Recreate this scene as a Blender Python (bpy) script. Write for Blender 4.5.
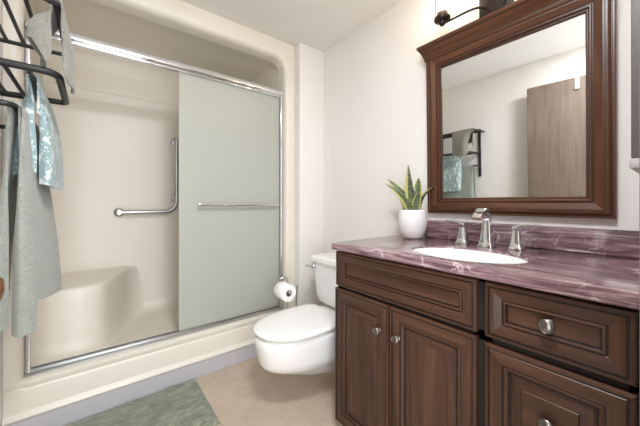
import bpy, bmesh, math, random
from mathutils import Vector, Matrix, noise
sc = bpy.context.scene
for o in list(bpy.data.objects): bpy.data.objects.remove(o)
C = sc.collection
R = math.radians
PI = math.pi

# ------------------------------------------------------------ camera, world, lights, exposure
CAM_Z = 1.13
cd = bpy.data.cameras.new('camera'); cam = bpy.data.objects.new('camera', cd); C.objects.link(cam)
cd.sensor_width = 36; cd.lens = 287/640*36; cd.shift_y = -11/640; cd.clip_start = 0.02
cam.location = (0, 0, CAM_Z); cam.rotation_euler = (R(90), 0, R(-38.3))
sc.camera = cam

w = bpy.data.worlds.new('world'); sc.world = w; w.use_nodes = True
bg = w.node_tree.nodes['Background']; bg.inputs[0].default_value = (.93, .96, 1, 1); bg.inputs[1].default_value = 0.9

def area(name, loc, rot, sx, sy, power, col=(1, .96, .9), spread=180):
    l = bpy.data.lights.new(name, 'AREA'); l.shape = 'RECTANGLE'; l.size = sx; l.size_y = sy
    l.energy = power; l.color = col; l.spread = R(spread)
    o = bpy.data.objects.new(name, l); C.objects.link(o); o.location = loc; o.rotation_euler = rot
    return o
area('ceiling_fill_light', (.27, .22, 2.375), (0, 0, 0), .3, .3, 15, (.91, .955, 1))  # added fill under the ceiling, out of view, with no fixture
# added fill panel in the doorway behind the camera, brightens the room frontally
area('doorway_fill_light', (.08, -.14, 1.15), (R(98), 0, R(0)), .78, 1.8, 11, (.9, .95, 1))

vs = sc.view_settings
vs.view_transform = 'Standard'; vs.look = 'None'; vs.gamma = 1; vs.use_curve_mapping = False
vs.exposure = 1.0
sc.cycles.use_denoising = True
sc.cycles.max_bounces = 14; sc.cycles.diffuse_bounces = 8; sc.cycles.transparent_max_bounces = 12
sc.cycles.sample_clamp_indirect = 6; sc.cycles.caustics_reflective = False; sc.cycles.caustics_refractive = False

# ------------------------------------------------------------ materials
def lin(c):
    f = lambda v: v/12.92 if v <= .04045 else ((v+.055)/1.055)**2.4
    return tuple(f(v/255) for v in c) + (1,)

class NT:
    def __init__(s, name):
        s.m = bpy.data.materials.new(name); s.m.use_nodes = True
        s.n = s.m.node_tree.nodes; s.l = s.m.node_tree.links
        s.b = s.n['Principled BSDF']; s.out = s.n['Material Output']
    def N(s, t, **kw):
        n = s.n.new(t)
        for k, v in kw.items():
            if hasattr(n, k): setattr(n, k, v)
            else: n.inputs[k.replace('_', ' ')].default_value = v
        return n
    def L(s, a, b): s.l.new(a, b)
    def P(s, **kw):
        for k, v in kw.items(): s.b.inputs[k.replace('_', ' ')].default_value = v
    def coords(s, scale=(1, 1, 1), rot=(0, 0, 0)):
        t = s.N('ShaderNodeTexCoord'); m = s.N('ShaderNodeMapping')
        m.inputs['Scale'].default_value = scale; m.inputs['Rotation'].default_value = rot
        s.L(t.outputs['Object'], m.inputs[0]); return m.outputs[0]
    def noise(s, vec, scale, detail=4, rough=.5, dist=0):
        n = s.N('ShaderNodeTexNoise'); n.inputs['Scale'].default_value = scale; n.inputs['Detail'].default_value = detail
        n.inputs['Roughness'].default_value = rough; n.inputs['Distortion'].default_value = dist
        s.L(vec, n.inputs['Vector']); return n.outputs[0]
    def ramp(s, fac, stops, interp='LINEAR'):
        r = s.N('ShaderNodeValToRGB'); e = r.color_ramp.elements; r.color_ramp.interpolation = interp
        while len(e) < len(stops): e.new(.5)
        for el, (p, c) in zip(e, stops): el.position = p; el.color = c
        s.L(fac, r.inputs[0]); return r.outputs[0]
    def mix(s, fac, a, b, mode='MIX'):
        n = s.N('ShaderNodeMix'); n.data_type = 'RGBA'; n.blend_type = mode
        for sock, v in ((n.inputs[0], fac), (n.inputs[6], a), (n.inputs[7], b)):
            if hasattr(v, 'is_output'): s.L(v, sock)
            else: sock.default_value = v
        return n.outputs[2]
    def bump(s, h, strength, dist=.002):
        n = s.N('ShaderNodeBump'); n.inputs['Strength'].default_value = strength; n.inputs['Distance'].default_value = dist
        s.L(h, n.inputs['Height']); s.L(n.outputs[0], s.b.inputs['Normal'])
    def color(s, c): s.L(c, s.b.inputs['Base Color'])

def plain(name, rgb, rough=.5, metal=0, var=.04, scale=8, bump=0, bscale=200, coat=0):
    t = NT(name); v = t.coords()
    n = t.noise(v, scale, 3)
    c = lin(rgb); d = tuple(x*(1-var*2) for x in c[:3]) + (1,); e = tuple(min(1, x*(1+var)) for x in c[:3]) + (1,)
    t.color(t.ramp(n, [(.3, d), (.7, e)]))
    t.P(Roughness=rough, Metallic=metal)
    if coat: t.P(Coat_Weight=coat)
    if bump: t.bump(t.noise(v, bscale, 3), bump, .002)
    return t.m

M = {}
M['wall'] = plain('wall_paint', (232, 228, 224), .65, var=.006, scale=2, bump=.25, bscale=140)
M['ceiling'] = plain('ceiling_paint', (228, 225, 219), .8, var=.006, scale=2, bump=.3, bscale=90)
M['acrylic'] = plain('shower_acrylic', (228, 221, 209), .34, var=.008, scale=2)
M['porcelain'] = plain('porcelain', (240, 239, 237), .08, var=.004, coat=.5)
M['seatplastic'] = plain('seat_plastic', (243, 242, 240), .2, var=.004)
M['chrome'] = plain('chrome', (225, 226, 228), .07, 1, var=.01)
M['satin'] = plain('satin_chrome', (190, 190, 190), .3, 1, var=.01)
M['pewter'] = plain('pewter', (140, 134, 128), .28, 1, var=.06, scale=60)
M['bronze'] = plain('dark_bronze', (52, 44, 40), .4, .6, var=.08)
M['socket'] = plain('socket_brown', (128, 104, 90), .5, .3)
M['copper'] = plain('copper', (150, 104, 76), .3, 1, var=.05)
M['rackmetal'] = plain('rack_black', (46, 45, 45), .45, .3, var=.05)
M['plasticw'] = plain('white_plastic', (240, 240, 238), .4, var=.005)
M['paper'] = plain('tissue', (246, 245, 244), .9, var=.006, scale=60, bump=.2, bscale=120)
M['card'] = plain('cardboard', (140, 118, 98), .9)
M['basevinyl'] = plain('cove_base', (190, 187, 192), .45, var=.015, scale=3)
M['pot'] = plain('pot_ceramic', (240, 238, 237), .3, var=.006, scale=20)
M['soil'] = plain('soil', (60, 48, 40), .95, var=.3, scale=120, bump=.8, bscale=150)
M['gapshade'] = plain('gap_shade_brown', (28, 20, 16), .7)
M['greycab'] = plain('grey_cabinet', (96, 92, 90), .5, var=.04)
M['greyrail'] = plain('grey_rail', (176, 172, 170), .4, var=.03)

def wood(name, c1, c2, c3, axis, rough=.36, coat=0, freq=1.0):
    t = NT(name)
    s = [26*freq]*3; s[axis] = 1.6*freq
    v = t.coords(tuple(s))
    n1 = t.noise(v, 1.0, 6, .62, .6)
    s2 = [5*freq]*3; s2[axis] = .9*freq
    n2 = t.noise(t.coords(tuple(s2)), 1.0, 4, .55, 1.2)
    a = t.ramp(n1, [(.32, lin(c1)), (.52, lin(c2)), (.72, lin(c3))])
    b = t.ramp(n2, [(.3, (.86, .85, .84, 1)), (.7, (1.08, 1.07, 1.06, 1))])
    t.color(t.mix(1.0, a, b, 'MULTIPLY'))
    t.P(Roughness=rough, Coat_Weight=coat, Coat_Roughness=.18, Specular_IOR_Level=.4)
    t.bump(n1, .08, .001)
    return t.m
VC = ((57, 37, 27), (76, 51, 37), (94, 66, 50))
M['wood_v'] = wood('cherry_grain_upright', *VC, 2)
M['wood_h'] = wood('cherry_grain_level', *VC, 1)
M['glaze'] = plain('groove_glaze', (30, 19, 14), .45)
MC = ((74, 44, 28), (93, 58, 38), (110, 73, 49))
M['mwood_v'] = wood('mirror_wood_upright', *MC, 2, .33, .05)
M['mwood_h'] = wood('mirror_wood_level', *MC, 1, .33, .05)
M['mglaze'] = plain('mirror_groove_glaze', (60, 39, 27), .4)
M['door_wood'] = wood('door_veneer', (96, 82, 72), (107, 92, 81), (115, 100, 89), 2, .5, 0, 1.6)
M['casing_wood'] = wood('casing_wood', (120, 98, 82), (138, 114, 96), (150, 128, 108), 2, .5, 0)

# marble counter
t = NT('purple_marble')
v1 = t.coords((75, 5, 75)); n1 = t.noise(v1, 1, 7, .62, .9)
v2 = t.coords((9, 2.2, 9)); n2 = t.noise(v2, 1, 5, .6, .8)
base = t.ramp(n1, [(.34, lin((78, 57, 59))), (.46, lin((117, 91, 94))), (.55, lin((141, 115, 118))), (.66, lin((186, 164, 165)))])
cl = t.ramp(n2, [(.3, (.8, .78, .8, 1)), (.7, (1.14, 1.12, 1.14, 1))])
base = t.mix(1.0, base, cl, 'MULTIPLY')
# white veins
vv = t.coords((1, 1, 1)); nd = t.N('ShaderNodeTexNoise'); nd.inputs['Scale'].default_value = 9; nd.inputs['Detail'].default_value = 4
t.L(vv, nd.inputs['Vector'])
mx = t.N('ShaderNodeMix'); mx.data_type = 'RGBA'; mx.blend_type = 'ADD'; mx.inputs[0].default_value = .22
t.L(vv, mx.inputs[6]); t.L(nd.outputs['Color'], mx.inputs[7])
vo = t.N('ShaderNodeTexVoronoi'); vo.feature = 'DISTANCE_TO_EDGE'; vo.inputs['Scale'].default_value = 9
t.L(mx.outputs[2], vo.inputs['Vector'])
veins = t.ramp(vo.outputs['Distance'], [(0, (1, 1, 1, 1)), (.018, (.4, .4, .4, 1)), (.042, (0, 0, 0, 1))])
gate = t.ramp(t.noise(t.coords((7, 7, 7)), 1, 2), [(.48, (0, 0, 0, 1)), (.66, (1, 1, 1, 1))])
vf = t.mix(1.0, veins, gate, 'MULTIPLY')
t.color(t.mix(vf, base, lin((216, 198, 202))))
t.P(Roughness=.1, Coat_Weight=.3, Coat_Roughness=.04)
M['marble'] = t.m

# vinyl floor
t = NT('beige_vinyl'); v = t.coords()
n = t.noise(v, 5, 6, .6); n2 = t.noise(v, 60, 3)
a = t.ramp(n, [(.3, lin((184, 166, 147))), (.7, lin((198, 181, 163)))])
b = t.ramp(n2, [(.3, (.95, .95, .95, 1)), (.7, (1.03, 1.03, 1.03, 1))])
t.color(t.mix(1, a, b, 'MULTIPLY')); t.P(Roughness=.22)
M['floor'] = t.m

# frosted glass
t = NT('obscure_glass'); v = t.coords()
tr = t.N('ShaderNodeBsdfTranslucent'); tr.inputs[0].default_value = lin((246, 249, 241))
df = t.N('ShaderNodeBsdfDiffuse'); df.inputs[0].default_value = lin((240, 243, 234))
rf = t.N('ShaderNodeBsdfRefraction'); rf.inputs[0].default_value = lin((248, 251, 245)); rf.inputs['Roughness'].default_value = .6; rf.inputs['IOR'].default_value = 1.1
gl = t.N('ShaderNodeBsdfGlossy'); gl.inputs['Roughness'].default_value = .22
m1 = t.N('ShaderNodeMixShader'); m1.inputs[0].default_value = .62; t.L(tr.outputs[0], m1.inputs[1]); t.L(df.outputs[0], m1.inputs[2])
m2 = t.N('ShaderNodeMixShader'); m2.inputs[0].default_value = .3; t.L(m1.outputs[0], m2.inputs[1]); t.L(rf.outputs[0], m2.inputs[2])
fr = t.N('ShaderNodeFresnel'); fr.inputs[0].default_value = 1.3
m3 = t.N('ShaderNodeMixShader'); t.L(fr.outputs[0], m3.inputs[0]); t.L(m2.outputs[0], m3.inputs[1]); t.L(gl.outputs[0], m3.inputs[2])
bn = t.N('ShaderNodeBump'); bn.inputs['Strength'].default_value = .25; bn.inputs['Distance'].default_value = .002
t.L(t.noise(v, 220, 2), bn.inputs['Height'])
for s_ in (df, gl): t.L(bn.outputs[0], s_.inputs['Normal'])
t.L(m3.outputs[0], t.out.inputs[0])
M['frost'] = t.m

# clear lamp glass
t = NT('clear_glass')
tp = t.N('ShaderNodeBsdfTransparent'); gl = t.N('ShaderNodeBsdfGlossy'); gl.inputs['Roughness'].default_value = .03
fr = t.N('ShaderNodeFresnel'); fr.inputs[0].default_value = 1.06
m1 = t.N('ShaderNodeMixShader'); t.L(fr.outputs[0], m1.inputs[0]); t.L(tp.outputs[0], m1.inputs[1]); t.L(gl.outputs[0], m1.inputs[2])
t.L(m1.outputs[0], t.out.inputs[0]); M['glass'] = t.m

t = NT('mirror_silver'); t.P(Metallic=1, Roughness=.01); t.b.inputs['Base Color'].default_value = (.9, .92, .91, 1); M['mirror'] = t.m
t = NT('lamp_bulb'); t.P(Emission_Strength=9); t.b.inputs['Emission Color'].default_value = (1, .78, .5, 1); M['bulb'] = t.m

def cloth(name, c1, c2, scale=260, bump=.8):
    t = NT(name); v = t.coords()
    n = t.noise(v, scale, 3, .6); n2 = t.noise(t.coords((30, 30, 90)), 1, 3)
    a = t.ramp(n, [(.3, lin(c1)), (.7, lin(c2))])
    t.color(t.mix(1, a, t.ramp(n2, [(.3, (.9, .9, .9, 1)), (.7, (1.05, 1.05, 1.05, 1))]), 'MULTIPLY'))
    t.P(Roughness=.95, Sheen_Weight=.3); t.bump(n, bump, .003); return t.m
M['towel_grey'] = cloth('grey_terry', (130, 134, 127), (162, 164, 154))
M['towel_sage'] = cloth('sage_terry', (118, 115, 105), (146, 142, 131))
# leaf print
t = NT('leaf_print'); v = t.coords((1, 1, 1))
nd = t.N('ShaderNodeTexNoise'); nd.inputs['Scale'].default_value = 14; t.L(v, nd.inputs['Vector'])
mx = t.N('ShaderNodeMix'); mx.data_type = 'RGBA'; mx.blend_type = 'ADD'; mx.inputs[0].default_value = .06
t.L(v, mx.inputs[6]); t.L(nd.outputs['Color'], mx.inputs[7])
mp = t.N('ShaderNodeMapping'); mp.inputs['Rotation'].default_value = (R(35), 0, 0); mp.inputs['Scale'].default_value = (12, 40, 11); t.L(mx.outputs[2], mp.inputs[0])
vo = t.N('ShaderNodeTexVoronoi'); vo.feature = 'F1'; vo.inputs['Scale'].default_value = 1.0; t.L(mp.outputs[0], vo.inputs['Vector'])
mp2 = t.N('ShaderNodeMapping'); mp2.inputs['Rotation'].default_value = (R(-40), 0, 0); mp2.inputs['Scale'].default_value = (12, 36, 10); t.L(mx.outputs[2], mp2.inputs[0])
vo2 = t.N('ShaderNodeTexVoronoi'); vo2.feature = 'F1'; t.L(mp2.outputs[0], vo2.inputs['Vector'])
f1 = t.ramp(vo.outputs['Distance'], [(.30, (1, 1, 1, 1)), (.36, (0, 0, 0, 1))])
f2 = t.ramp(vo2.outputs['Distance'], [(.28, (1, 1, 1, 1)), (.34, (0, 0, 0, 1))])
f = t.mix(1, f1, f2, 'LIGHTEN')
t.color(t.mix(f, lin((142, 163, 165)), lin((204, 212, 210)))); t.P(Roughness=.95, Sheen_Weight=.2)
t.bump(t.noise(v, 300, 2), .5, .002)
M['towel_leaf'] = t.m

# bath mat
t = NT('bath_mat'); v = t.coords()
n = t.noise(t.coords((1, 3, 1), (0, 0, R(25))), 9, 6, .65, 1.5); n2 = t.noise(v, 180, 3)
a = t.ramp(n, [(.3, lin((98, 106, 90))), (.5, lin((128, 134, 116))), (.68, lin((160, 162, 144)))])
t.color(t.mix(1, a, t.ramp(n2, [(.3, (.82, .82, .82, 1)), (.7, (1.08, 1.08, 1.08, 1))]), 'MULTIPLY'))
t.P(Roughness=1, Sheen_Weight=.3); t.bump(n2, 1, .004); M['mat'] = t.m

# snake plant
t = NT('leaf_green'); n = t.noise(t.coords((18, 18, 110)), 1, 4, .6, .6)
t.color(t.ramp(n, [(.35, lin((62, 78, 56))), (.5, lin((92, 106, 78))), (.66, lin((132, 140, 104)))])); t.P(Roughness=.4); M['leaf_g'] = t.m
M['leaf_y'] = plain('leaf_margin', (196, 190, 116), .45, var=.08, scale=60)

# ------------------------------------------------------------ mesh helpers
def B(): return bmesh.new()

def obj(name, bm, mats, parent=None, smooth=None, loc=None):
    if not isinstance(mats, (list, tuple)): mats = [mats]
    bmesh.ops.remove_doubles(bm, verts=bm.verts[:], dist=1e-6)
    bmesh.ops.recalc_face_normals(bm, faces=bm.faces[:])
    off = Vector((0, 0, 0))
    p = parent
    while p: off += p.location; p = p.parent
    if parent is None:
        if loc is None:
            xs = [v.co for v in bm.verts]
            loc = Vector(((min(c.x for c in xs)+max(c.x for c in xs))/2, (min(c.y for c in xs)+max(c.y for c in xs))/2, min(c.z for c in xs)))
        off = Vector(loc)
    for v in bm.verts: v.co -= off
    me = bpy.data.meshes.new(name)
    if smooth is not None:
        for f in bm.faces: f.smooth = True
    bm.to_mesh(me); bm.free()
    if smooth is not None: me.set_sharp_from_angle(angle=R(smooth))
    for m in mats: me.materials.append(m)
    o = bpy.data.objects.new(name, me); C.objects.link(o)
    if parent: o.parent = parent
    else: o.location = off
    return o

def tag(o, label, cat, group=None):
    o['label'] = label; o['category'] = cat
    if group: o['group'] = group
    return o
def thing(name, label, cat, loc):
    o = bpy.data.objects.new(name, None); C.objects.link(o); o.location = loc; o.empty_display_size = .05
    return tag(o, label, cat)
def struct(name, bm, m, parent=None, smooth=None):
    o = obj(name, bm, m, parent, smooth)
    if not parent: o['kind'] = 'structure'
    return o

def box(bm, x0, x1, y0, y1, z0, z1, bev=0, seg=2, mi=0):
    r = bmesh.ops.create_cube(bm, size=1)
    vs_ = r['verts']
    for v in vs_:
        v.co = Vector((x0+(v.co.x+.5)*(x1-x0), y0+(v.co.y+.5)*(y1-y0), z0+(v.co.z+.5)*(z1-z0)))
    fs = {f for v in vs_ for f in v.link_faces}
    for f in fs: f.material_index = mi
    if bev:
        es = list({e for v in vs_ for e in v.link_edges})
        bmesh.ops.bevel(bm, geom=es, offset=bev, segments=seg, affect='EDGES', profile=.5)
    return bm
def lathe(bm, prof, origin=(0, 0, 0), axis='Z', n=32, mi=0, cap=True):
    o = Vector(origin); rings = []
    for r, h in prof:
        ring = []
        for i in range(n):
            a = 2*PI*i/n; c, s = math.cos(a)*r, math.sin(a)*r
            p = {'Z': (c, s, h), 'X': (h, c, s), 'Y': (c, h, s)}[axis]
            ring.append(bm.verts.new(o+Vector(p)))
        rings.append(ring)
    for a, b in zip(rings, rings[1:]):
        for i in range(n):
            f = bm.faces.new((a[i], a[(i+1) % n], b[(i+1) % n], b[i])); f.material_index = mi
    if cap:
        for ring in (rings[0], rings[-1]):
            f = bm.faces.new(ring); f.material_index = mi
    return bm
def loft(bm, rings, cap=True, closed=True, mi=0):
    vr = [[bm.verts.new(Vector(p)) for p in r] for r in rings]
    n = len(vr[0])
    for a, b in zip(vr, vr[1:]):
        for i in range(n if closed else n-1):
            f = bm.faces.new((a[i], a[(i+1) % n], b[(i+1) % n], b[i])); f.material_index = mi
    if cap:
        f = bm.faces.new(vr[0]); f.material_index = mi
        f = bm.faces.new(vr[-1]); f.material_index = mi
    return bm
def tube(bm, pts, r, n=12, mi=0):
    pts = [Vector(p) for p in pts]; rs = r if isinstance(r, (list, tuple)) else [r]*len(pts)
    prev = None; rings = []
    for i, p in enumerate(pts):
        t_ = (pts[min(i+1, len(pts)-1)]-pts[max(i-1, 0)]).normalized()
        if prev is None:
            u = t_.orthogonal().normalized()
        else:
            u = (prev - t_*prev.dot(t_)).normalized()
        prev = u; v = t_.cross(u)
        rings.append([p+(u*math.cos(2*PI*k/n)+v*math.sin(2*PI*k/n))*rs[i] for k in range(n)])
    return loft(bm, rings, mi=mi)
def arc(c, a, b, r, n=8):
    """corner fillet at c between directions a and b"""
    c = Vector(c); a = Vector(a).normalized(); b = Vector(b).normalized()
    ctr = c+(a+b)*r
    return [ctr-b*r*math.cos(k/n*PI/2)-a*r*math.sin(k/n*PI/2) for k in range(n+1)]
def round_poly(pts, r, n=6):
    out = []; N_ = len(pts)
    for i in range(N_):
        p = Vector(pts[i]); a = (Vector(pts[i-1])-p).normalized(); b = (Vector(pts[(i+1) % N_])-p).normalized()
        out += [tuple(q) for q in arc(p, a, b, r, n)]
    return out
def prism(bm, poly, ax, h0, h1, mi=0, bev=0, seg=2):
    """poly of 2-D points extruded along axis ax ('X': poly in y,z; 'Y': x,z; 'Z': x,y)"""
    P = {'X': lambda p, h: (h, p[0], p[1]), 'Y': lambda p, h: (p[0], h, p[1]), 'Z': lambda p, h: (p[0], p[1], h)}[ax]
    if bev:
        # inset rings by scaling about the centroid, for soft top and bottom edges
        cx = sum(p[0] for p in poly)/len(poly); cy = sum(p[1] for p in poly)/len(poly)
        def ins(d):
            q = []
            for p in poly:
                v = Vector((p[0]-cx, p[1]-cy)); L_ = v.length or 1
                q.append((p[0]-v.x/L_*d, p[1]-v.y/L_*d))
            return q
        rings = []
        for k in range(seg+1):
            a = PI/2*k/seg; rings.append([P(p, h0+bev*(1-math.sin(a))) for p in ins(bev*(1-math.sin(a)) if False else bev*(1-math.sin(a)))])
        rings = [[P(p, h0+bev*(1-math.cos(PI/2*k/seg))) for p in ins(bev*(1-math.sin(PI/2*k/seg)))] for k in range(seg+1)]
        rings += [[P(p, h1-bev*(1-math.cos(PI/2*k/seg))) for p in ins(bev*(1-math.sin(PI/2*k/seg)))] for k in range(seg, -1, -1)]
        return loft(bm, rings, mi=mi)
    return loft(bm, [[P(p, h0) for p in poly], [P(p, h1) for p in poly]], mi=mi)

W = 1.52        # vanity wall
YB = 1.94       # face of the shower unit
XL = -.33       # left wall
ZC = 2.388      # ceiling

# ------------------------------------------------------------ room shell
b = B(); box(b, XL-.1, W+.1, -.9, 2.9, -.06, 0); struct('floor', b, M['floor'])
b = B(); box(b, XL-.1, W+.1, -.09, 2.9, ZC, ZC+.06); struct('ceiling', b, M['ceiling'])
b = B(); box(b, W, W+.1, -.09, 2.9, 0, ZC); struct('wall_vanity', b, M['wall'])
b = B(); box(b, XL-.1, XL, -.09, 2.9, 0, ZC); struct('wall_left', b, M['wall'])
b = B(); box(b, 1.273, W, 1.87, 2.8, 0, ZC, .006, 2); struct('wall_back', b, M['wall'])
b = B(); box(b, XL, W, 2.8, 2.9, 0, ZC); struct('wall_behind_shower', b, M['wall'])
b = B(); box(b, .515, W, -.09, .02, 0, ZC); struct('wall_right', b, M['wall'])
b = B(); box(b, XL, .515, -.09, .02, 2.13, ZC); struct('wall_over_doorway', b, M['wall'])
b = B()
box(b, .5, .515, -.09, .02, 0, 2.13); box(b, .5, .56, .02, .032, 0, 2.19, .003); box(b, XL, .56, .02, .033, 2.13, 2.19, .003)
struct('trim_1', b, M['casing_wood'])
b = B(); box(b, XL, 1.273, YB-.007, YB, 0, .098, .003); struct('baseboard_shower', b, M['basevinyl'])
b = B(); box(b, 1.273, W, 1.863, 1.87, 0, .098, .003); struct('baseboard_back', b, M['basevinyl'])

# ------------------------------------------------------------ shower unit (one moulded shell)
sh = thing('shower_unit', 'cream moulded shower stall with built-in bench behind the sliding door', 'shower', (.47, 2.3, 0))
XI0, XI1, YI = -.262, 1.188, 2.70      # inside faces
ZT = 2.255                             # top of opening
# front flange with a rounded opening
b = B()
def opening(x0, x1, z0, z1, r0, r1, n=8):
    pts = []
    for (cx, cz, sa, r) in ((x0+r0, z0+r0, PI, r0), (x1-r0, z0+r0, 1.5*PI, r0), (x1-r1, z1-r1, 0, r1), (x0+r1, z1-r1, .5*PI, r1)):
        for k in range(n+1):
            a = sa+PI/2*k/n; pts.append((cx+r*math.cos(a), cz+r*math.sin(a)))
    return pts
n_ = 8
inner = opening(XI0, XI1, .262, ZT, .02, .085, n_)
outer = []
for (cx, cz) in ((XL+.002, .1), (1.271, .1), (1.271, ZC-.002), (XL+.002, ZC-.002)):
    outer += [(cx, cz)]*(n_+1)
def rg(pts, y): return [(p[0], y, p[1]) for p in pts]
def grow(d): return opening(XI0-d, XI1+d, .262-d, ZT+d, .02+d, .085+d, n_)
rings = [rg(outer, YB), rg(grow(.035), YB), rg(grow(.022), YB+.003), rg(grow(.011), YB+.012), rg(grow(.003), YB+.027), rg(grow(0), YB+.045), rg(grow(0), YB+.11)]
loft(b, rings, cap=False)
obj('front_flange', b, M['acrylic'], sh, 50)
# apron and curb
b = B()
prof = [(YB, .1), (YB-.012, .103), (YB-.014, .112), (YB-.004, .128), (YB+.004, .145), (YB+.006, .225), (YB+.004, .245), (YB-.004, .258), (YB-.002, .274), (YB+.01, .282), (YB+.12, .282), (YB+.14, .275), (YB+.155, .25), (YB+.165, .16), (YB+.165, .1)]
loft(b, [[(x, y, z) for y, z in prof] for x in (XL+.002, 1.271)])
obj('curb', b, M['acrylic'], sh, 40)
# interior: profile swept along x  (floor -> back wall -> ceiling)
b = B()
def qarc(cx, cy, r, a0, a1, n=8): return [(cx+r*math.cos(R(a0+(a1-a0)*k/n)), cy+r*math.sin(R(a0+(a1-a0)*k/n))) for k in range(n+1)]
prof = [(YB+.06, .25), (2.5, .245)] + qarc(YI-.09, .335, .09, -90, 0) + [(YI, 1.95), (YI-.006, 1.955), (YI-.006, 1.968), (YI, 1.973)] + qarc(YI-.22, 2.09, .22, 0, 70) + [(2.2, ZT+.055), (YB+.06, ZT+.02), (YB+.06, ZT)]
loft(b, [[(x, y, z) for y, z in prof] for x in (XI0-.005, XI1+.005)], cap=False, closed=False)
# side walls
for x in (XI0-.005, XI1+.005):
    f = [b.verts.new((x, y, z)) for y, z in prof]
    b.faces.new(f)
obj('stall_wall', b, M['acrylic'], sh, 40)
# bench
b = B()
def smooth_path(P, n=40):
    P = [Vector(p) for p in P]; out = []
    for i in range(len(P)-1):
        p0 = P[max(i-1, 0)]; p1 = P[i]; p2 = P[i+1]; p3 = P[min(i+2, len(P)-1)]
        m = max(2, n//(len(P)-1))
        for k in range(m):
            t_ = k/m
            out.append(.5*((2*p1)+(-p0+p2)*t_+(2*p0-5*p1+4*p2-p3)*t_*t_+(-p0+3*p1-3*p2+p3)*t_**3))
    out.append(P[-1]); return out
edge = smooth_path([(XI0-.006, 2.21, 0), (-.145, 2.20, 0), (-.03, 2.205, 0), (.05, 2.25, 0), (.12, 2.39, 0), (.17, 2.53, 0), (.22, 2.64, 0), (.27, 2.695, 0), (.31, 2.71, 0)], 48)
def er(d, z): return [(p.x+d*.35*(i/(len(edge)-1)), p.y-d, z) for i, p in enumerate(edge)]
rings = [er(.12, .24), er(.07, .25), er(.04, .268), er(.022, .30), er(.014, .34), er(.004, .56), er(0, .60), er(-.006, .617), er(-.02, .626), er(-.05, .629)]
rings.append([(p.x, 2.712, .632) for p in edge])
loft(b, rings, cap=False, closed=False)
obj('bench', b, M['acrylic'], sh, 60)

# sliding door
sd = thing('shower_door', 'chrome framed sliding shower door with one frosted glass panel', 'shower door', (.47, 2.0, .282))
b = B()
hp = round_poly([(1.975, 1.975), (2.03, 1.975), (2.03, 2.022), (1.975, 2.022)], .014, 4)
prism(b, hp, 'X', XI0+.004, XI1-.002)
prism(b, round_poly([(1.985, 1.962), (2.02, 1.962), (2.02, 1.976), (1.985, 1.976)], .004, 2), 'X', XI0+.004, XI1-.002)
obj('header_rail', b, M['chrome'], sd, 35)
b = B()
tp_ = [(1.97, .2825), (1.97, .29), (1.978, .296), (1.99, .296), (1.99, .306), (1.994, .306), (1.994, .294), (2.012, .294), (2.012, .306), (2.016, .306), (2.016, .294), (2.03, .29), (2.03, .2825)]
prism(b, tp_, 'X', XI0+.004, XI1-.002)
obj('bottom_track', b, M['satin'], sd, 35)
for x0, x1 in ((XI0+.001, XI0+.022), (XI1-.02, XI1-.001)):
    b = B(); prism(b, round_poly([(x0, 1.98), (x1, 1.98), (x1, 2.024), (x0, 2.024)], .006, 3), 'Z', .296, 1.97)
    obj('side_jamb', b, M['chrome'], sd, 35)
b = B(); box(b, .429, 1.166, 1.999, 2.006, .297, 1.975, .001, 1)
pn = obj('glass_panel', b, M['frost'], sd)
pn['label'] = 'frosted pale green glass panel'
b = B(); tube(b, [(.535, 1.962, 1.107), (1.135, 1.962, 1.107)], .008)
for x in (.56, 1.11):
    lathe(b, [(.014, 1.999), (.014, 1.995), (.007, 1.992), (.007, 1.965)], (x, 0, 1.107), 'Y', 16)
obj('towel_bar', b, M['chrome'], sd, 40)

# grab bar
gb = thing('grab_bar', 'brushed L-shaped grab bar on the back wall of the shower', 'grab bar', (.40, YI, 1.05))
yb = YI-.055
b = B()
pts = [(.155, yb, 1.05), (.30, yb, 1.05)] + arc((.548, yb, 1.05), (-1, 0, 0), (0, 0, 1), .085, 10) + [(.548, yb, 1.4), (.548, yb, 1.645)]
tube(b, pts, .0155, 16)
obj('bar', b, M['satin'], gb, 40)
for (x, z) in ((.155, 1.05), (.548, 1.16), (.548, 1.645)):
    b = B()
    lathe(b, [(.033, YI-.001), (.033, YI-.008), (.026, YI-.013), (.016, YI-.016), (.016, yb-.014)], (x, 0, z), 'Y', 24)
    obj('wall_bracket', b, M['satin'], gb, 40)

# ------------------------------------------------------------ bath mat
b = B()
nx, ny = 56, 36; x0, x1, y0, y1 = -.22, .508, 1.462, 1.925
def mh(u, v):
    e = min(u, 1-u, (v)*.63, (1-v)*.63)
    p = Vector((u*9, v*6, .3))
    return .006+.012*min(1, e/.035)+.006*noise.noise(p*1.2)+.003*noise.noise(p*5)
g = [[b.verts.new((x0+(x1-x0)*i/nx, y0+(y1-y0)*j/ny, mh(i/nx, j/ny))) for j in range(ny+1)] for i in range(nx+1)]
for i in range(nx):
    for j in range(ny): b.faces.new((g[i][j], g[i+1][j], g[i+1][j+1], g[i][j+1]))
rim = [g[i][0] for i in range(nx+1)] + [g[nx][j] for j in range(1, ny+1)] + [g[i][ny] for i in range(nx-1, -1, -1)] + [g[0][j] for j in range(ny-1, 0, -1)]
low = [b.verts.new((v.co.x, v.co.y, .0005)) for v in rim]
for i in range(len(rim)): b.faces.new((rim[i], rim[i-1], low[i-1], low[i]))
b.faces.new(low)
tag(obj('bath_mat', b, M['mat'], smooth=50), 'sage green textured bath mat on the floor before the shower', 'bath mat')

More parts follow.
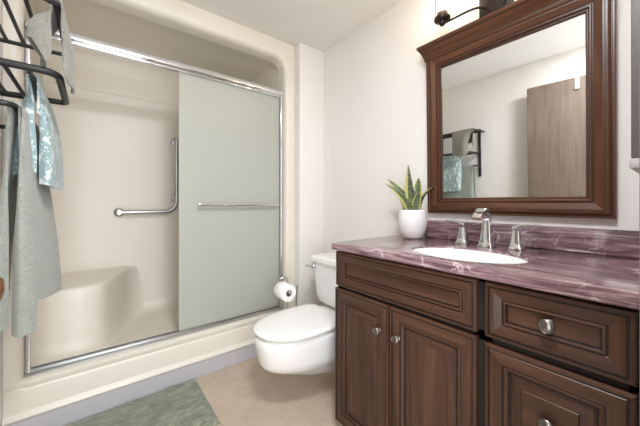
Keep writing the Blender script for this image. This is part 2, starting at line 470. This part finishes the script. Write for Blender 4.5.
# ------------------------------------------------------------ toilet
TY = 1.385
to = thing('toilet', 'white toilet with closed lid between shower wall and vanity', 'toilet', (1.2, TY, 0))
def egg(x0, x1, hw, z, n=48, xc=None, sq=3.0, cy=TY):
    """front elongated half ellipse, squared back"""
    xc = xc if xc is not None else x0+(x1-x0)*.55
    out = []
    for k in range(n):
        a = 2*PI*k/n; c, s = math.cos(a), math.sin(a)
        if c < 0:
            out.append((xc+(xc-x0)*-(abs(c)**.92), cy+hw*math.copysign(abs(s)**.92, s), z))
        else:
            e = 2/sq
            out.append((xc+(x1-xc)*abs(c)**e, cy+hw*math.copysign(abs(s)**e, s), z))
    return out
b = B()
rings = [egg(1.26, 1.47, .095, .0), egg(1.265, 1.47, .088, .03), egg(1.26, 1.475, .085, .09), egg(1.10, 1.475, .09, .103), egg(.99, 1.475, .10, .118), egg(.90, 1.475, .115, .15),
         egg(.815, 1.47, .138, .19), egg(.745, 1.45, .160, .222), egg(.703, 1.44, .178, .25), egg(.692, 1.435, .184, .275), egg(.684, 1.43, .186, .315), egg(.674, 1.42, .192, .36), egg(.670, 1.42, .194, .395),
         egg(.674, 1.415, .19, .407), egg(.69, 1.40, .175, .411)]
loft(b, rings)
obj('bowl', b, M['porcelain'], to, 60)
b = B(); loft(b, [egg(.692, 1.16, .176, .411, sq=6), egg(.688, 1.16, .180, .417, sq=6), egg(.692, 1.16, .176, .4245, sq=6)])
obj('seat', b, M['seatplastic'], to, 60)
b = B(); loft(b, [egg(.678, 1.165, .190, .4255, sq=8), egg(.670, 1.17, .197, .430, sq=8), egg(.668, 1.17, .199, .438, sq=8), egg(.673, 1.168, .195, .445, sq=8), egg(.70, 1.15, .165, .4495, sq=4.5), egg(.78, 1.1, .10, .451, sq=4.5)])
obj('lid', b, M['seatplastic'], to, 60)
def tank_ring(x0, x1, y0, y1, z, r=.045): 
    return [(p[0], p[1], z) for p in round_poly([(x0, y0), (x1, y0), (x1, y1), (x0, y1)], r, 6)]
b = B()
loft(b, [tank_ring(1.30, 1.46, 1.22, 1.55, .405), tank_ring(1.255, 1.48, 1.18, 1.59, .425), tank_ring(1.228, 1.497, 1.158, 1.612, .455), tank_ring(1.222, 1.5, 1.15, 1.62, .5),
         tank_ring(1.212, 1.502, 1.128, 1.642, .715)])
obj('tank', b, M['porcelain'], to, 50)
b = B()
loft(b, [tank_ring(1.206, 1.505, 1.122, 1.648, .7155), tank_ring(1.198, 1.508, 1.114, 1.656, .720), tank_ring(1.197, 1.508, 1.113, 1.657, .745), tank_ring(1.203, 1.504, 1.12, 1.65, .755), tank_ring(1.23, 1.49, 1.15, 1.62, .758)])
obj('tank_lid', b, M['porcelain'], to, 50)
b = B()
lathe(b, [(.019, 1.214), (.019, 1.206), (.012, 1.202), (.010, 1.192), (.012, 1.186), (.004, 1.183)], (0, 1.60, .685), 'X', 20)
tube(b, [(1.19, 1.60, .685), (1.187, 1.62, .684), (1.184, 1.645, .681), (1.184, 1.665, .678)], [.007, .008, .009, .006], 10)
obj('flush_lever', b, M['chrome'], to, 50)

# paper holder stand
ps = thing('paper_holder', 'chrome freestanding toilet paper stand between toilet and shower curb', 'toilet paper holder', (1.09, 1.76, 0))
b = B(); lathe(b, [(.075, 0), (.075, .01), (.065, .016), (.02, .022), (.012, .03)], (1.09, 1.755, 0), 'Z', 28)
obj('base', b, M['chrome'], ps, 40)
b = B()
tube(b, [(1.09, 1.755, .02), (1.09, 1.755, .3), (1.09, 1.755, .57)] + [(1.09-.02*math.sin(k), 1.755-.02*(1-math.cos(k))*.0-.0, .57+.03*math.sin(k)) for k in (.5, 1.0)] +
     [(1.06, 1.757, .598), (1.035, 1.765, .59), (1.028, 1.775, .565), (1.028, 1.775, .545), (1.028, 1.765, .533), (1.028, 1.74, .53), (1.028, 1.62, .53)], .0055, 10)
lathe(b, [(.004, 1.612), (.011, 1.613), (.013, 1.62), (.011, 1.627), (.004, 1.628)], (1.028, 0, .53), 'Y', 14)
obj('arm', b, M['chrome'], ps, 60)
b = B(); tube(b, [(1.12, 1.73, .02), (1.135, 1.72, .3), (1.146, 1.716, .535)], .0035, 8)
obj('reserve_rod', b, M['pewter'], ps, 60)
tr_ = thing('toilet_roll', 'white toilet paper roll hanging on the chrome stand', 'toilet paper', (1.028, 1.69, .527))
b = B()
lathe(b, [(.022, 1.637), (.055, 1.637), (.0575, 1.640), (.0575, 1.742), (.055, 1.745), (.022, 1.745), (.022, 1.637)], (1.028, 0, .518), 'Y', 40, cap=False)
obj('paper', b, M['paper'], tr_, 40)
b = B()
lathe(b, [(.0215, 1.636), (.0215, 1.746), (.0195, 1.746), (.0195, 1.636), (.0215, 1.636)], (1.028, 0, .518), 'Y', 28, cap=False)
obj('core', b, M['card'], tr_, 40)

# ------------------------------------------------------------ vanity
va = thing('vanity_cabinet', 'dark cherry wood bathroom vanity with raised panel doors and drawers', 'vanity', (1.23, .55, 0))
VX = .955           # face of the carcass
Y0, Y1 = .046, 1.063
b = B()
box(b, VX, W-.002, Y1-.018, Y1, .06, .895, mi=0); box(b, VX, W-.002, Y0, Y0+.018, .06, .895)
box(b, VX, W-.002, Y0, Y1, .056, .075); box(b, W-.012, W-.002, Y0, Y1, .06, .895)
box(b, VX+.06, VX+.075, Y0, Y1, 0, .06); box(b, VX+.06, W-.002, Y1-.018, Y1, 0, .06); box(b, VX+.06, W-.002, Y0, Y0+.018, 0, .06)
obj('carcass', b, M['wood_v'], va)
b = B()   # face frame coloured near-black, shade of the gaps painted in
for (ya, yb_, za, zb) in ((Y0, Y1, .07, .09), (Y0, Y1, .70, .73), (Y0, Y1, .88, .895), (Y0, Y0+.03, .07, .89), (.36, .41, .07, .89), (Y1-.03, Y1-.0005, .07, .89), (.715, .755, .07, .70)):
    box(b, VX-.001, VX+.018, ya, yb_, za, zb)
obj('face_frame', b, M['gapshade'], va)

def panel(name, y0, y1, z0, z1, prof, parent, x=VX-.001, mats=None):
    b = B(); last = None
    for ins, d, mi in prof:
        ring = [b.verts.new((x+d, y, z)) for y, z in ((y0+ins, z0+ins), (y1-ins, z0+ins), (y1-ins, z1-ins), (y0+ins, z1-ins))]
        if last:
            for k in range(4):
                f = b.faces.new((last[k], last[(k+1) % 4], ring[(k+1) % 4], ring[k]))
                f.material_index = 2 if mi == 2 else (1 if k in (0, 2) else 0)
        last = ring
    f = b.faces.new(last); f.material_index = 1 if (y1-y0) > (z1-z0) else 0
    bk = [b.verts.new((x, y, z)) for y, z in ((y0, z0), (y1, z0), (y1, z1), (y0, z1))]; b.faces.new(bk)
    return obj(name, b, mats or [M['wood_v'], M['wood_h'], M['glaze']], parent)
T = -.021
edge_ = [(0, 0, 0), (0, T+.006, 0), (.0025, T+.001, 0), (.006, T, 0), (.010, T, 0), (.011, T+.0025, 2), (.0145, T+.0025, 2), (.0165, T, 0)]
DP = edge_ + [(.048, T+.0005, 0), (.0495, T+.003, 2), (.052, T+.003, 2), (.056, T+.0015, 0), (.060, T+.004, 0), (.063, T+.010, 0), (.0645, T+.0115, 2), (.069, T+.0115, 2), (.071, T+.010, 0), (.094, T+.0035, 0), (.0955, T+.0045, 2), (.0975, T+.0025, 0)]
DR = edge_ + [(.026, T+.0015, 0), (.045, T+.0075, 0), (.0465, T+.009, 2), (.0490, T+.009, 2), (.051, T+.005, 0), (.054, T+.005, 0), (.056, T+.009, 0), (.0575, T+.014, 2), (.060, T+.014, 2), (.0605, T+.0135, 0)]
panel('false_drawer_front', .399, 1.058, .724, .889, DR, va)
da = panel('door', .739, 1.064, .062, .711, DP, va)
db = panel('door', .399, .732, .062, .711, DP, va)
dr1 = panel('drawer', .063, .376, .722, .888, DR, va)
dr2 = panel('drawer', .063, .376, .395, .703, DP, va)
dr3 = panel('drawer', .063, .376, .062, .382, DP, va)
def knob(parent, y, z, r=.0165):
    b = B(); x = VX-.001+T
    k = r/.0165
    lathe(b, [(.010*k, .002), (.010*k, -.002), (.006*k, -.005), (.0058*k, -.012), (.010*k, -.0155), (.0155*k, -.018), (.0165*k, -.0205), (.0158*k, -.023), (.0135*k, -.0242), (.0125*k, -.0235), (.0115*k, -.0245), (.006*k, -.0268), (.001, -.0275)], (x, y, z), 'X', 28)
    obj('knob', b, M['pewter'], parent, 50)
knob(da, .786, .598); knob(db, .690, .598)
def knob_at(parent, y, z): 
    b = B(); x = VX-.001+T+.013
    lathe(b, [(.012, .002), (.012, -.004), (.0065, -.008), (.006, -.018), (.012, -.0225), (.0185, -.025), (.0195, -.028), (.0188, -.031), (.0165, -.0325), (.0152, -.0315), (.0142, -.0325), (.008, -.035), (.001, -.036)], (x, y, z), 'X', 28)
    obj('knob', b, M['pewter'], parent, 50)
knob_at(dr1, .2195, .8085); knob_at(dr2, .2195, .549); knob_at(dr3, .2195, .222)

# countertop with an oval cut-out
CT0, CT1 = .897, .932
SX, SY, SA, SB = 1.125, .525, .150, .205
ct = thing('countertop', 'purple veined marble vanity top with backsplash around white oval sink', 'countertop', (1.22, .55, CT0))
b = B()
X0, X1, CY0, CY1 = .918, W-.001, .044, 1.070
def cring(z, d, de):
    """outer rectangle ring (inset d) matched with ellipse ring (grown de), 72 directions incl. corners"""
    angs = sorted(set([2*PI*k/72 for k in range(72)] + [math.atan2(y-SY, x-SX) % (2*PI) for x in (X0+d, X1-d) for y in (CY0+d, CY1-d)]))
    o_, e_ = [], []
    for a in angs:
        c, s = math.cos(a), math.sin(a)
        tx = ((X1-d-SX)/c if c > 0 else (X0+d-SX)/c) if abs(c) > 1e-9 else 1e9
        ty = ((CY1-d-SY)/s if s > 0 else (CY0+d-SY)/s) if abs(s) > 1e-9 else 1e9
        t_ = min(tx, ty); o_.append((SX+c*t_, SY+s*t_, z))
        q = 1/math.sqrt((c/(SA+de))**2+(s/(SB+de))**2); e_.append((SX+c*q, SY+s*q, z))
    return o_, e_
oa, ea = cring(CT1, .006, .003); ob, _ = cring(CT1-.0018, .0018, 0); oc, eb = cring(CT1-.006, 0, 0); od, ee = cring(CT0+.004, 0, 0); of, ec = cring(CT0, .004, 0)
nmin = min(map(len, (oa, ob, oc, od, of)))
loft(b, [ea, oa, ob, oc, od, of, ec, eb, ea], cap=False)
obj('slab', b, M['marble'], ct, 30)
b = B(); box(b, W-.023, W-.001, CY0, .925, CT1, 1.028, .003, 2)
obj('backsplash', b, M['marble'], ct, 30)

# sink basin
sk = thing('sink_basin', 'white oval undermount sink set in the purple marble top', 'sink', (SX, SY, .77))
b = B()
def el(a, bb, z): return [(SX+a*math.cos(2*PI*k/64), SY+bb*math.sin(2*PI*k/64), z) for k in range(64)]
inn = [(1.0, .924), (.985, .90), (.95, .865), (.88, .83), (.75, .80), (.55, .785), (.3, .779), (.1, .777)]
rings = [el(SA*s-.0015, SB*s-.0015, z) for s, z in inn]
outr = [el(SA*s+.006, SB*s+.006, z-.008) for s, z in reversed(inn[2:])]
rings = rings + outr + [el(SA-.0005, SB-.0005, .895), el(SA-.0005, SB-.0005, .924), rings[0]]
loft(b, rings[:-1] + [rings[0]], cap=False)
obj('bowl', b, M['porcelain'], sk, 50)
b = B(); lathe(b, [(.024, .7785), (.024, .782), (.018, .7825), (.016, .780), (.001, .780)], (SX, SY, 0), 'Z', 24)
obj('drain', b, M['chrome'], sk, 40)

# faucet
fa = thing('faucet', 'chrome spout of the three piece tap behind the sink', 'faucet', (1.385, .545, CT1))
fa_x, fa_y = 1.385, .545
def sq_ring(cx, cy, hx, hy, z, r=.3):
    return [(p[0], p[1], z) for p in round_poly([(cx-hx, cy-hy), (cx+hx, cy-hy), (cx+hx, cy+hy), (cx-hx, cy+hy)], min(hx, hy)*r, 4)]
b = B()
loft(b, [sq_ring(fa_x, fa_y, .032, .032, CT1+.0002), sq_ring(fa_x, fa_y, .032, .032, CT1+.006), sq_ring(fa_x, fa_y, .028, .028, CT1+.012), sq_ring(fa_x, fa_y, .024, .0235, CT1+.035),
         sq_ring(fa_x+.002, fa_y, .019, .018, CT1+.08), sq_ring(fa_x, fa_y, .016, .0165, CT1+.115)])
obj('body', b, M['chrome'], fa, 40)
b = B()
path = [(fa_x+.004, CT1+.10), (fa_x-.001, CT1+.125), (fa_x-.012, CT1+.145), (fa_x-.032, CT1+.158), (fa_x-.058, CT1+.160), (fa_x-.085, CT1+.148), (fa_x-.108, CT1+.126)]
hw = [(.016, .0155), (.0165, .0155), (.017, .015), (.0185, .0135), (.02, .0115), (.021, .010), (.0205, .0095)]
rings = []
for i, (x, z) in enumerate(path):
    a = path[max(i-1, 0)]; c = path[min(i+1, len(path)-1)]
    tx, tz = c[0]-a[0], c[1]-a[1]; L_ = math.hypot(tx, tz); nxx, nz = -tz/L_, tx/L_
    wy, th = hw[i]
    rings.append([(x+nxx*p[1], fa_y+p[0], z+nz*p[1]) for p in round_poly([(-wy, -th), (wy, -th), (wy, th), (-wy, th)], .006, 4)])
loft(b, rings)
obj('spout', b, M['chrome'], fa, 40)
def tap(y, sgn, label):
    r_ = thing('tap_handle', label, 'tap handle', (1.395, y, CT1)); x = 1.395
    b = B()
    loft(b, [sq_ring(x, y, .027, .027, CT1+.0002), sq_ring(x, y, .027, .027, CT1+.006), sq_ring(x, y, .022, .022, CT1+.012), sq_ring(x, y, .016, .016, CT1+.045), sq_ring(x, y, .0125, .0125, CT1+.078)])
    obj('base', b, M['chrome'], r_, 40)
    b = B(); rings = []
    for s, z, wx, th in ((-.012, .088, .012, .009), (.006, .093, .0125, .009), (.02, .097, .012, .0075), (.045, .1005, .0105, .006), (.062, .1025, .0095, .0055), (.084, .104, .007, .0045)):
        rings.append([(x+p[0], y+sgn*s, CT1+z+p[1]) for p in round_poly([(-wx, -th), (wx, -th), (wx, th), (-wx, th)], th*.6, 4)])
    loft(b, rings)
    obj('lever', b, M['chrome'], r_, 40)
tap(.658, 1, 'chrome tap handle nearest the potted plant, lever pointing to the plant')
tap(.435, -1, 'chrome tap handle farther from the plant, lever pointing away from it')

# ------------------------------------------------------------ snake plant
PX, PY = 1.402, .938
pl = thing('potted_plant', 'variegated snake plant in white pot on the marble vanity top', 'plant', (PX, PY, CT1))
b = B()
lathe(b, [(.001, CT1+.0003), (.050, CT1+.0003), (.056, CT1+.004), (.068, CT1+.035), (.077, CT1+.075), (.0785, CT1+.10), (.075, CT1+.135), (.0705, CT1+.152), (.0685, CT1+.155), (.066, CT1+.152), (.070, CT1+.13), (.070, CT1+.12), (.001, CT1+.12)], (PX, PY, 0), 'Z', 48, cap=False)
obj('pot', b, M['pot'], pl, 50)
b = B(); lathe(b, [(.0695, CT1+.1195), (.0695, CT1+.130), (.03, CT1+.134), (.001, CT1+.136)], (PX, PY, 0), 'Z', 24)
obj('soil', b, M['soil'], pl, 50)
RV = Vector((math.cos(R(38.3)), -math.sin(R(38.3)), 0)); FV = Vector((math.sin(R(38.3)), math.cos(R(38.3)), 0))
def leaf(bx, bd, tx, td, h, wmax, twist, bend=.25):
    base = Vector((PX, PY, CT1+.128))+RV*bx+FV*bd
    tip = Vector((PX, PY, CT1+.128+h))+RV*tx+FV*td
    b = B(); n = 16; rows = []
    for k in range(n+1):
        t_ = k/n
        c = base.lerp(tip, t_)
        hor = (tip-base); hor.z = 0
        c = c - hor*bend*math.sin(PI*t_)*.8
        wd = wmax*(.45+.55*math.sin(PI*min(1, t_*.8+.16))**.8)*(1-t_**7)**.8+.0006
        a = twist+.5*t_
        side = RV*math.cos(a)+FV*math.sin(a); nn = FV*math.cos(a)-RV*math.sin(a)
        row = []
        for q in (-1, -.68, 0, .68, 1):
            row.append(c+side*wd*q-nn*wd*.35*(1-q*q)+nn*.0015*math.sin(9*t_+q*3))
        rows.append(row)
    top = [[b.verts.new(p) for p in r_] for r_ in rows]
    for i in range(n):
        for j in range(4):
            f = b.faces.new((top[i][j], top[i][j+1], top[i+1][j+1], top[i+1][j])); f.material_index = 1 if j in (0, 3) else 0
    sol = [f for f in b.faces]
    bmesh.ops.solidify(b, geom=sol, thickness=.0022)
    return obj('leaf', b, [M['leaf_g'], M['leaf_y']], pl, 60)
for a in ((-.012, -.015, -.145, -.05, .17, .027, .25, .3), (-.012, .02, -.112, .06, .205, .024, -.4, .3), (.0, 0, -.030, -.02, .275, .029, .4, -.15), (-.004, .012, -.048, .03, .19, .020, .9, .2),
          (.014, .015, .045, .05, .21, .024, -.3, .3), (.02, -.01, .122, -.02, .185, .019, .5, .35), (.008, -.02, .014, -.06, .13, .017, -.6, .3)):
    leaf(a[0], a[1], a[2]*1.14, a[3], a[4], a[5]*1.35, *a[6:])

# ------------------------------------------------------------ framed mirror
mr = thing('wall_mirror', 'large mirror in dark cherry wood frame with crown above the vanity', 'mirror', (W-.002, .527, 1.068))
XM = W-.003; FY0, FY1, FZ0, FZ1 = .151, .903, 1.068, 1.945
FP = [(0, 0, 0), (0, -.022, 0), (.003, -.027, 0), (.008, -.027, 0), (.0095, -.024, 2), (.012, -.024, 2), (.014, -.030, 0), (.020, -.034, 0), (.026, -.034, 0), (.0275, -.031, 2), (.030, -.031, 2), (.034, -.031, 0), (.058, -.024, 0), (.060, -.021, 2), (.063, -.021, 2), (.066, -.024, 0), (.070, -.024, 0), (.074, -.018, 0), (.0755, -.015, 2), (.079, -.015, 2), (.083, -.011, 0), (.084, -.004, 2), (.084, -.0, 2)]
b = B(); last = None
for ins, d, mi in FP:
    ring = [b.verts.new((XM+d, y, z)) for y, z in ((FY0+ins, FZ0+ins), (FY1-ins, FZ0+ins), (FY1-ins, FZ1-ins), (FY0+ins, FZ1-ins))]
    if last:
        for k in range(4):
            f = b.faces.new((last[k], last[(k+1) % 4], ring[(k+1) % 4], ring[k])); f.material_index = 2 if mi == 2 else (1 if k in (0, 2) else 0)
    else: first = ring
    last = ring
for k in range(4): b.faces.new((first[k], first[(k+1) % 4], last[(k+1) % 4], last[k]))
obj('frame', b, [M['mwood_v'], M['mwood_h'], M['mglaze']], mr)
b = B(); box(b, XM-.006, XM-.001, FY0+.0845, FY1-.0845, FZ0+.0845, FZ1-.0845)
obj('glass', b, M['mirror'], mr)
CP = [(0, 1.918, 0), (.003, 1.920, 0), (.006, 1.926, 0), (.006, 1.934, 2), (.009, 1.936, 0), (.014, 1.944, 0), (.026, 1.960, 0), (.040, 1.974, 0), (.044, 1.977, 2), (.050, 1.979, 0), (.055, 1.984, 0), (.055, 1.996, 0)]
b = B(); last = None
for o_, z, mi in CP:
    xf = XM-.034-o_*.72; o_ *= .5
    ring = [b.verts.new(p) for p in ((XM, FY1+o_, z), (xf, FY1+o_, z), (xf, FY0-o_, z), (XM, FY0-o_, z))]
    if last:
        for k in range(3):
            f = b.faces.new((last[k], last[k+1], ring[k+1], ring[k])); f.material_index = 2 if mi == 2 else 1
        f = b.faces.new((last[3], last[0], ring[0], ring[3]))
    else: b.faces.new(ring).material_index = 1
    last = ring
b.faces.new(last).material_index = 1
obj('crown', b, [M['mwood_v'], M['mwood_h'], M['mglaze']], mr)
mr.rotation_euler = (0, -R(1.1), 0)

# ------------------------------------------------------------ vanity light
vl = thing('vanity_light', 'dark bronze wall light with clear glass shade above the mirror', 'wall light', (W, .555, 2.08))
b = B(); box(b, W-.022, W-.001, .482, .628, 2.03, 2.16, .004); obj('back_plate', b, M['bronze'], vl, 40)
b = B(); tube(b, [(W-.02, .6, 2.075), (1.44, .605, 2.056), (1.425, .62, 2.052), (1.42, .65, 2.052), (1.42, .775, 2.052)], .0055, 10)
tube(b, [(W-.02, .51, 2.075), (1.44, .505, 2.056), (1.425, .49, 2.052), (1.42, .46, 2.052), (1.42, .335, 2.052)], .0055, 10)
obj('arm', b, M['bronze'], vl, 60)
for y in (.775, .335):
    b = B(); lathe(b, [(.001, 2.043), (.010, 2.045), (.015, 2.052), (.018, 2.062), (.032, 2.066), (.039, 2.071), (.041, 2.078), (.040, 2.084), (.030, 2.086)], (1.42, y, 0), 'Z', 32)
    cp = obj('socket_cup', b, M['bronze'], vl, 50)
    b = B(); lathe(b, [(.027, 2.086), (.0275, 2.108), (.024, 2.112), (.012, 2.113)], (1.42, y, 0), 'Z', 28)
    obj('lamp_socket', b, M['socket'], cp, 50)
    b = B(); lathe(b, [(.034, 2.0865), (.036, 2.0865), (.036, 2.25), (.034, 2.25), (.034, 2.0865)], (1.42, y, 0), 'Z', 32, cap=False)
    obj('glass_shade', b, M['glass'], vl, 50)
    b = B(); lathe(b, [(.010, 2.1132), (.012, 2.12), (.02, 2.145), (.023, 2.165), (.019, 2.19), (.008, 2.205), (.001, 2.207)], (1.42, y, 0), 'Z', 20)
    obj('bulb', b, M['bulb'], vl, 60)
    l = bpy.data.lights.new('vanity_bulb_light', 'POINT'); l.energy = .6; l.color = (1, .82, .62); l.shadow_soft_size = .03
    lo = bpy.data.objects.new('vanity_bulb_light', l); C.objects.link(lo); lo.location = (1.42, y, 2.24)

# ------------------------------------------------------------ grey cabinet on the right wall
b = B(); box(b, .952, 1.25, .021, .0735, 1.228, 1.85, .003, 2)
wc = obj('wall_cabinet', b, M['greycab'], smooth=40); tag(wc, 'shallow dark grey wall cabinet at right edge, seen edge-on beside the mirror', 'cabinet')
b = B(); box(b, .948, 1.254, .021, .0755, 1.205, 1.2275, .004, 2); obj('bottom_rail', b, M['greyrail'], wc, 40)['label'] = 'pale grey bottom rail'

# ------------------------------------------------------------ towel rack on the left wall
rk = thing('towel_rack', 'black metal three tier towel rack on the left wall', 'towel rack', (XL, 1.6, 1.2))
NY, FYK = 1.40, 1.80
for y in (NY-.015, FYK+.015):
    b = B(); box(b, XL+.0005, XL+.010, y-.014, y+.014, 1.34, 1.86, .003)
    for z in (1.355, 1.845): lathe(b, [(.006, .010), (.006, .013), (.001, .0145)], (XL, y, z), 'X', 12)
    obj('wall_post', b, M['rackmetal'], rk, 40)
def shelf(dz, xo, rr, rs, slats):
    z = CAM_Z+dz
    b = B()
    pts = [(XL+.008, NY, z), (xo-.09, NY, z)] + arc((xo, NY, z), (-1, 0, 0), (0, 1, 0), .05, 8) + [(xo, 1.6, z)] + arc((xo, FYK, z), (0, -1, 0), (-1, 0, 0), .02, 6) + [(xo-.1, FYK, z), (XL+.008, FYK, z)]
    tube(b, pts, rr, 12)
    fr_ = obj('shelf_frame', b, M['rackmetal'], rk, 60)
    for x in slats:
        b = B(); tube(b, [(x, NY, z), (x, FYK, z)], rs, 8); obj('cross_bar', b, M['rackmetal'], rk, 60)
NY = 1.335; shelf(.69, -.100, .009, .007, (-.181, -.238, -.29)); NY = 1.40
shelf(.465, -.100, .0125, .0075, (-.178, -.237, -.292))
z = CAM_Z+.325; xb = -.208
b = B()
tube(b, [(XL+.008, NY-.02, z), (-.27, NY-.02, z)] + arc((xb, NY-.02, z), (-1, 0, 0), (0, 1, 0), .03, 6) + [(xb, 1.6, z)] + arc((xb, FYK+.02, z), (0, -1, 0), (-1, 0, 0), .03, 6) + [(XL+.008, FYK+.02, z)], .0095, 12)
obj('hanging_bar', b, M['rackmetal'], rk, 60)

def draped(name, label, mat, x, z, y0, y1, inner, outer, drop_in, drop_out, r, amp, thick, seed, opening=3.2, vexp=1.25):
    """cloth over a bar along y at (x, z); inner / outer: plan lines (x, y) the two hems hang along; drops vary along them"""
    b = B(); n1, na, ny = 28, 8, 48
    def pick(P, v):
        t_ = v*(len(P)-1); i = min(int(t_), len(P)-2); f = t_-i
        if isinstance(P[0], (int, float)): return P[i]+(P[i+1]-P[i])*f
        return Vector(P[i]).lerp(Vector(P[i+1]), f)
    inner = smooth_path([(p[0], p[1], 0) for p in inner], 36); outer = smooth_path([(p[0], p[1], 0) for p in outer], 36)
    st = [('i', 1-k/n1) for k in range(n1)] + [('a', k/na) for k in range(na+1)] + [('o', k/n1) for k in range(1, n1+1)]
    rows = []
    for j in range(ny+1):
        v = j/ny; yb_ = y0+(y1-y0)*v; col = []
        for kind, q in st:
            if kind == 'a':
                a = PI*q; yt = y0+(y1-y0)*v**vexp; col.append(b.verts.new((x-r*math.cos(a), yt, z+r*math.sin(a)))); continue
            sg = -1 if kind == 'i' else 1
            tgt = pick(inner if sg < 0 else outer, v); dr_ = pick(drop_in if sg < 0 else drop_out, v)
            k = 1-(1-q)**opening; yt = y0+(y1-y0)*v**vexp
            px = (x+sg*r)*(1-k)+tgt.x*k; py = yt*(1-k)+tgt.y*k
            wv = amp*min(1, q*2)*(math.sin(v*9+seed+1.3*q)+1.2*noise.noise(Vector((v*5, q*3, seed*3.1))))
            col.append(b.verts.new((px+sg*wv, py, z-dr_*q)))
        rows.append(col)
    for j in range(ny):
        for k in range(len(st)-1): b.faces.new((rows[j][k], rows[j+1][k], rows[j+1][k+1], rows[j][k+1]))
    bmesh.ops.recalc_face_normals(b, faces=b.faces[:])
    bmesh.ops.solidify(b, geom=b.faces[:], thickness=thick)
    return tag(obj(name, b, mat, smooth=70), label, 'towel')
draped('hand_towel', 'rumpled sage towel on the top tier of the black rack', M['towel_sage'], -.100, CAM_Z+.69, 1.345, 1.56,
       [(-.112, 1.37), (-.13, 1.35), (-.165, 1.37), (-.178, 1.42), (-.15, 1.48), (-.165, 1.56)], [(-.088, 1.40), (-.07, 1.41), (-.058, 1.47), (-.062, 1.56)],
       [.15, .21, .13, .12, .17, .18], [.20, .25, .27, .24], .018, .004, .006, 2)
draped('hand_towel', 'pale blue leaf patterned towel on the middle tier of the black rack', M['towel_leaf'], -.178, CAM_Z+.465, 1.515, 1.77,
       [(-.172, 1.53), (-.205, 1.515), (-.245, 1.56), (-.265, 1.77)], [(-.160, 1.53), (-.138, 1.515), (-.118, 1.58), (-.110, 1.77)],
       [.355, .355, .37, .38], [.395, .40, .41, .41], .017, .003, .007, 3)
draped('bath_towel', 'long grey bath towel hanging from the lowest bar of the black rack', M['towel_grey'], xb, CAM_Z+.325, 1.40, 1.785,
       [(-.224, 1.40), (-.24, 1.38), (-.27, 1.39), (-.29, 1.6), (-.29, 1.79)], [(-.216, 1.41), (-.20, 1.38), (-.172, 1.385), (-.154, 1.41), (-.158, 1.45), (-.142, 1.56), (-.118, 1.80)],
       [.74, .75, .75, .72, .70], [.775, .78, .775, .77, .68, .70, .735], .018, .0025, .010, 5, 1.4, 2.2)

# ------------------------------------------------------------ open door against the left wall (seen in the mirror)
dr = thing('door_leaf', 'flat greyish brown wooden door standing open by the left wall', 'door', (-.30, .045, 0))
b = B(); box(b, -.3175, -.2825,   .045, .915, .012, 2.125, .002, 1); obj('panel', b, M['door_wood'], dr)
b = B()
lathe(b, [(.032, -.282), (.032, -.276), (.014, -.27), (.012, -.25), (.02, -.243), (.027, -.232), (.028, -.222), (.022, -.212), (.001, -.208)], (0, .850, .957), 'X', 24)
obj('knob', b, M['copper'], dr, 50)['label'] = 'copper coloured knob'
for z in (.25, 1.05, 1.85):
    b = B(); lathe(b, [(.007, z-.045), (.007, z+.045)], (-.2805, .047, 0), 'Z', 10); obj('hinge', b, M['copper'], dr, 50)
dr.rotation_euler = (0, 0, -R(4.9))
hk = thing('door_hook', 'white over-door hook on top of the brown door', 'hook', (-.257, .52, 2.02))
b = B()
yh, xf = .56, -.2445
ang = -R(4.9)
def bent(p): 
    v = Vector((p[0]+.30, p[1]-.045, 0)); c, s = math.cos(ang), math.sin(ang)
    return (-.30+v.x*c-v.y*s, .045+v.x*s+v.y*c, p[2])
strip = [(-.3205, 2.065), (-.3205, 2.1285), (-.2795, 2.1285), (-.2795, 2.04), (-.265, 2.025), (-.255, 2.04)]
for (a, c) in zip(strip, strip[1:]):
    vsn = []
    dx, dz = c[0]-a[0], c[1]-a[1]; L_ = math.hypot(dx, dz); nx_, nz_ = -dz/L_*.0015, dx/L_*.0015
    rings = [[bent((p[0]+sx*nx_, yh+sy*.014, p[1]+sx*nz_)) for sx, sy in ((-1, -1), (1, -1), (1, 1), (-1, 1))] for p in (a, c)]
    loft(b, rings)
obj('strap', b, M['plasticw'], hk)
